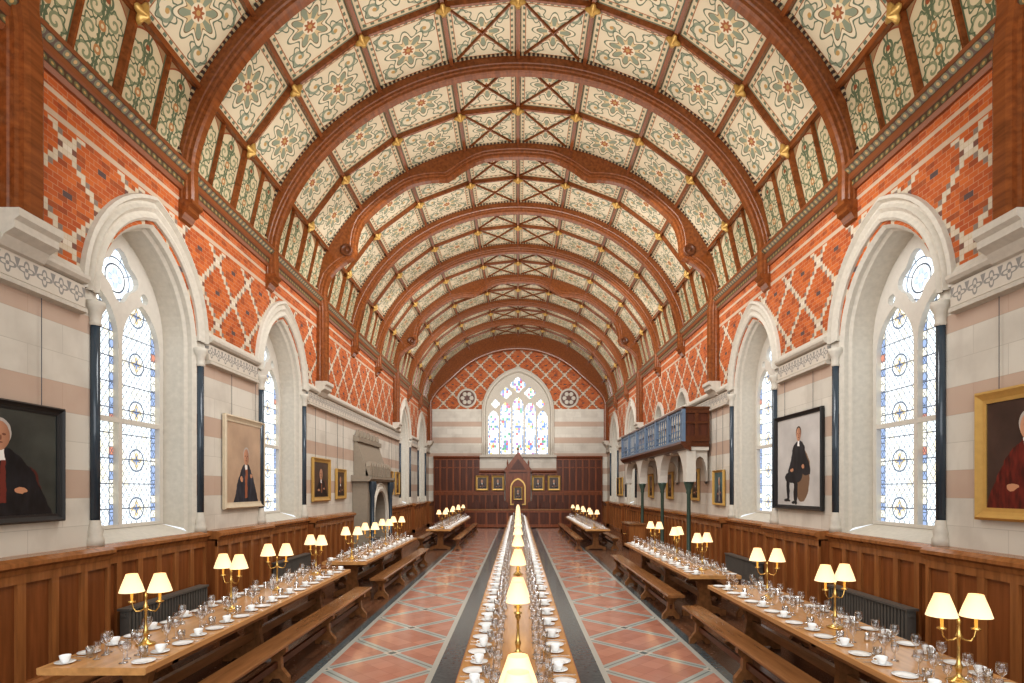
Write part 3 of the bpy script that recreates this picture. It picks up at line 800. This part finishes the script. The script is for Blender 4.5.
# ---------------------------------------------------------------- tables and benches
def table(cx,ya,yb,hw=.425,nt=3,label='long honey oak refectory dining table laid for dinner'):
    L=yb-ya; root=ob('dining_table',None,None,loc=(cx,(ya+yb)/2,0),label=label,category='table',group='refectory tables')
    m=MB(); m.extr([(-hw+.01,.70),(hw-.01,.70),(hw,.71),(hw,.755),(hw-.01,.76),(-hw+.01,.76),(-hw,.755),(-hw,.71)],lambda p,q,d:(p,d,q),-L/2,L/2)
    ob('tabletop',m,['table'],parent=root)
    for i in range(nt):
        y=-L/2+.55+(L-1.1)*i/(nt-1)
        m=MB(); P=[(-hw+.1,.70),(-hw+.1,.63),(-.13,.58),(-.09,.40),(-.12,.18),(-hw+.06,.09),(-hw+.06,0),(-hw+.16,0),(-hw+.2,.04)]
        P=P+[(-p,q) for p,q in reversed(P)]
        m.extr(P,lambda p,q,d:(p,d,q),y-.04,y+.04); ob('leg',m,['bench'],parent=root)
    m=MB(); m.box(-.03,.03,-L/2+.5,L/2-.5,.28,.38); ob('stretcher',m,['bench'],parent=root)
    for sg in (-1,1):
        m=MB(); m.box(sg*(hw-.115)-.015,sg*(hw-.115)+.015,-L/2+.3,L/2-.3,.63,.70); ob('apron',m,['bench'],parent=root)
def bench(cx,ya,yb,hw=.14,nt=4):
    L=yb-ya; root=ob('dining_bench',None,None,loc=(cx,(ya+yb)/2,0),label='long brown oak trestle bench beside a dining table',category='bench',group='refectory benches')
    m=MB(); m.extr([(-hw+.015,.405),(hw-.015,.405),(hw,.42),(hw,.44),(hw-.01,.45),(-hw+.01,.45),(-hw,.44),(-hw,.42)],lambda p,q,d:(p,d,q),-L/2,L/2); ob('seat',m,['bench'],parent=root)
    for i in range(nt):
        y=-L/2+.35+(L-.7)*i/(nt-1)
        m=MB(); P=[(-hw+.03,.405),(-hw+.03,.34),(-.05,.28),(-.06,.16),(-hw,.06),(-hw,0),(-hw+.06,0),(-.04,.05)]; P=P+[(-p,q) for p,q in reversed(P)]
        m.extr(P,lambda p,q,d:(p,d,q),y-.035,y+.035); ob('leg',m,['bench'],parent=root)
    m=MB(); m.box(-.02,.02,-L/2+.3,L/2-.3,.17,.24); ob('stretcher',m,['ribd'],parent=root)
TAB=[(-3.32,4.4,9.8),(-3.32,10.8,16.2),(-2.75,19.5,28.2),(3.17,2.7,8.2),(3.17,9.1,14.6),(2.75,19.5,28.2)]
for cx,a,b in TAB:
    table(cx,a,b); s=1 if cx>0 else -1
    bench(cx-s*.64,a-.05,b+.05); bench(cx+s*.66,a+.1,b-.1)
CT=[(2.0,7.35),(7.37,12.72),(12.74,18.1),(18.12,23.5),(23.52,28.9)]
for a,b in CT: table(0,a,b,.45)
# ---------------------------------------------------------------- lamps
def lampmesh():
    b=MB(); b.lathe([(0,0),(.075,0),(.078,.012),(.06,.022),(.03,.035),(.016,.06),(.02,.09),(.028,.11),(.016,.14),(.011,.20),(.011,.30),(.02,.32),(.024,.335),(.014,.36),(.009,.42),(.016,.44),(0,.47)],16)
    arm=MB()
    for s in (-1,1):
        arm.tube([(s*r,0,z) for r,z in ((.0,.33),(.04,.305),(.08,.30),(.105,.33),(.115,.38))],.007,6)
        arm.lathe([(0,.375),(.03,.38),(.034,.39),(.012,.40),(.012,.49),(0,.49)],10,(s*.115,0,0))
    return b,arm
b_,arm_=lampmesh(); bme=b_.mesh('lamp_base',['brass']); ame=arm_.mesh('lamp_arm',['brass'])
m=MB(); m.lathe([(.100,.475),(.080,.54),(.058,.60),(.046,.635)],20); m.lathe([(.044,.635),(.098,.475)],20); sme=m.mesh('lamp_shade',['shade'])
def lamp(x,y,rot=0):
    r=ob('table_lamp',None,None,loc=(x,y,.76),label='brass two-branch table lamp with lit cream shades',category='lamp',group='table lamps')
    r.rotation_euler=(0,0,rot)
    ob('base',bme,None,parent=r); ob('arm',ame,None,parent=r)
    for s in (-1,1): ob('lamp_shade',sme,None,parent=r,loc=(s*.115,0,0))
LAMPS=[]
for y,a in ((5.05,.15),(6.55,-.3),(7.8,.25),(9.3,-.4),(11.3,.2),(12.7,.6),(14.2,-.5),(15.6,.1)): LAMPS.append((-3.32,y,a))
for y in (20.5,22.7,25,27.2): LAMPS+= [(-2.75,y,0),(2.75,y,0)]
for y,a in ((4.07,-.1),(5.66,.25),(7.2,-.35),(9.74,.5),(11.3,.9),(13.1,-.8)): LAMPS.append((3.17,y,a))
y=2.45
while y<28.5: LAMPS.append((0,y,pi/2)); y+=2.25
for l in LAMPS: lamp(*l)
# ---------------------------------------------------------------- tableware
wg=MB(); wg.lathe([(0,.0),(.033,.001),(.030,.005),(.005,.010),(.004,.085),(.012,.095),(.030,.115),(.037,.140),(.035,.165),(.031,.185)],14)
wgs=MB(); wgs.lathe([(0,.0),(.029,.001),(.026,.005),(.005,.010),(.004,.060),(.012,.068),(.025,.085),(.030,.105),(.028,.125),(.025,.145)],14)
tum=MB(); tum.lathe([(0,.004),(.028,.0),(.033,.09),(.031,.09),(.026,.01),(0,.01)],14)
cup=MB(); cup.lathe([(0,.004),(.022,.0),(.024,.006),(.034,.025),(.041,.058),(.039,.058),(.031,.025),(0,.010)],16); cup.tube([(.039+r,0,z) for r,z in ((0,.046),(.016,.048),(.024,.036),(.016,.022),(-.004,.018))],.004,6)
sau=MB(); sau.lathe([(0,.004),(.03,0),(.045,.004),(.072,.014),(.072,.016),(.04,.008),(0,.007)],20)
pla=MB(); pla.lathe([(0,.003),(.05,0),(.062,.005),(.085,.012),(.085,.015),(.06,.008),(0,.006)],20)
sal=MB(); sal.lathe([(0,0),(.022,0),(.024,.02),(.016,.05),(.020,.062),(.012,.078),(0,.082)],12)
def flat(outline,z0=.001,z1=.004):
    m=MB(); m.extr(outline,lambda p,q,d:(q,p,d),z0,z1); return m
fork=flat([(-.004,0),(.004,0),(.003,.10),(.004,.115),(.011,.13),(.011,.185),(.007,.185),(.006,.145),(.002,.145),(.002,.185),(-.002,.185),(-.002,.145),(-.006,.145),(-.007,.185),(-.011,.185),(-.011,.13),(-.004,.115),(-.003,.10)])
knife=flat([(-.006,0),(.006,0),(.006,.09),(.010,.10),(.010,.18),(.002,.205),(-.006,.20),(-.005,.10)])
KIT={}
def kit(name,mb,mat,label,cat,group): KIT[name]=(mb.mesh(name,[mat]),label,cat,group,mb,mat)
kit('wine_glass',wg,'glass','clear stemmed wine glass on dining table','wine glass','wine glasses on the tables')
kit('port_glass',wgs,'glass','small clear stemmed glass on dining table','glass','small glasses on the tables')
kit('water_tumbler',tum,'glass','clear water tumbler on dining table','tumbler','tumblers on the tables')
kit('coffee_cup',cup,'white','white china coffee cup on its saucer','cup','coffee cups')
kit('saucer',sau,'white','white china saucer on dining table','saucer','saucers')
kit('side_plate',pla,'white','small white china side plate on table','plate','side plates')
kit('fork',fork,'steel','silver table fork at a place setting','fork','forks')
kit('table_knife',knife,'steel','silver table knife at a place setting','knife','table knives')
kit('salt_shaker',sal,'steel','small silver salt shaker mid table','salt shaker','salt shakers')
place={k:[] for k in KIT}
def setting(cx,y,s,hw):
    j=lambda a:random.uniform(-a,a)
    z=.76; e=hw-.10
    X=(cx+s*(e-.04)+j(.01),y+s*.15+j(.01),z,0); place['saucer'].append(X)
    place['coffee_cup'].append((X[0],X[1],z+.008,random.uniform(0,6.3)))
    place['side_plate'].append((cx+s*(e-.02)+j(.01),y-s*.13+j(.01),z,0))
    place['wine_glass'].append((cx+s*(e-.19)+j(.01),y+.06+j(.015),z,0))
    place['wine_glass'].append((cx+s*(e-.15)+j(.01),y+.15*(-s)+.0,z,0))
    place['port_glass'].append((cx+s*(e-.20)+j(.01),y-.04+j(.01),z,0))
    place['water_tumbler'].append((cx+s*(e-.11)+j(.01),y+.01+j(.01),z,0))
    if y<11:
        place['fork'].append((cx+s*(hw-.02),y-.07+s*.02,z,0 if s<0 else pi))
        place['table_knife'].append((cx+s*(hw-.02),y+.03+s*.02,z,0 if s<0 else pi))
for cx,a,b in TAB:
    n=int((b-a)/.5)
    for i in range(n):
        y=a+(b-a)*(i+.5)/n
        for s in (-1,1): setting(cx,y,s,.425)
        if i%3==1 and min(abs(y-l[1]) for l in LAMPS if abs(l[0]-cx)<.1)>.3: place['salt_shaker'].append((cx+.02,y,.76,0))
for a,b in CT:
    n=11
    for i in range(n):
        y=a+(b-a)*(i+.5)/n
        if y<3.2: continue
        for s in (-1,1): setting(0,y,s,.45)
for k,L in place.items():
    me,lab,cat,grp,mbk,mat=KIT[k]; L.sort(key=lambda p:p[1])
    for p in L[:300]:
        o=ob(k,me,None,loc=p[:3],label=lab,category=cat,group=grp); o.rotation_euler=(0,0,p[3])
    if L[300:]:
        big=MB()
        for p in L[300:]:
            big.add([(x+p[0],y+p[1],z+p[2]) for x,y,z in mbk.v],mbk.f,0,True)
        ob(k+'_cluster',big,[mat],label='far rows of '+lab,category=cat,kind='stuff',group=grp)
# ---------------------------------------------------------------- high table
ht=ob('high_table',None,None,loc=(0,31.4,0),label='long dark high table with panelled front before the screen',category='table')
m=MB(); m.box(-3.0,3.0,-.45,.45,.98,1.04); ob('tabletop',m,['bench'],parent=ht)
m=MB(); panels(m,lambda p,q,d:(p,-.36-d,q),-2.9,2.9,.05,.98,.03,10,None); ob('front_panel',m,['endwood','endwoodd'],parent=ht)
for x in (-2.8,0,2.8):
    m=MB(); m.box(x-.06,x+.06,-.33,.38,0,.98); ob('leg',m,['endwood'],parent=ht)
ch=ob('high_backed_chair',None,None,loc=(0,32.4,0),label='dark oak high-backed chair behind the high table',category='chair',group='high table chairs')
m=MB(); m.box(-.25,.25,-.23,.23,.5,.56); ob('seat',m,['cloth'],parent=ch)
m=MB(); m.box(-.24,.24,.20,.24,.56,1.35); m.extr([(-.24,1.35),(.24,1.35),(0,1.5)],lambda p,q,d:(p,d,q),.2,.24); ob('backrest',m,['endwoodd'],parent=ch)
for sx in (-1,1):
    for sy in (-1,1):
        m=MB(); m.box(sx*.22-.025,sx*.22+.025,sy*.2-.025,sy*.2+.025,0,.5); ob('leg',m,['endwood'],parent=ch)
for i in range(-3,4):
    if i: dup(ch,(i*.8,32.4,0))
# ---------------------------------------------------------------- light
w=bpy.data.worlds.new('World'); S.world=w; w.use_nodes=True
w.node_tree.nodes['Background'].inputs[0].default_value=(.93,.97,1,1); w.node_tree.nodes['Background'].inputs[1].default_value=1.0
def area(loc,rot,sx,sy,e,c=(.975,.985,1.0)):
    l=bpy.data.lights.new('added_fill_light','AREA'); l.shape='RECTANGLE'; l.size=sx; l.size_y=sy; l.energy=e; l.color=c  # added fill lamps, turned away from the camera; no such fittings in the hall
    o=bpy.data.objects.new('added_fill_light',l); o.location=loc; o.rotation_euler=rot; COL.objects.link(o)
for y,e in ((4,250),(11,240),(18,215),(25,170),(31,100)): area((0,y,4.6),(pi,0,0),6,5,e,(1,.985,.95))
for y,z,e in ((8,7.5,450),(14,9,450),(20,9,390),(26,9,280)): area((0,y,z),(math.radians(40),0,0),7,2.5,e)
area((0,-.5,4.5),(math.radians(90),0,0),9,6,340)
cam=bpy.data.cameras.new('camera'); co=bpy.data.objects.new('camera',cam); COL.objects.link(co)
co.location=(0,0,2.15); co.rotation_euler=(pi/2,0,0); cam.sensor_width=36; cam.lens=566/1024*36; cam.shift_x=-6/1024; cam.shift_y=147.5/1024; cam.clip_start=.05; cam.clip_end=200
S.camera=co
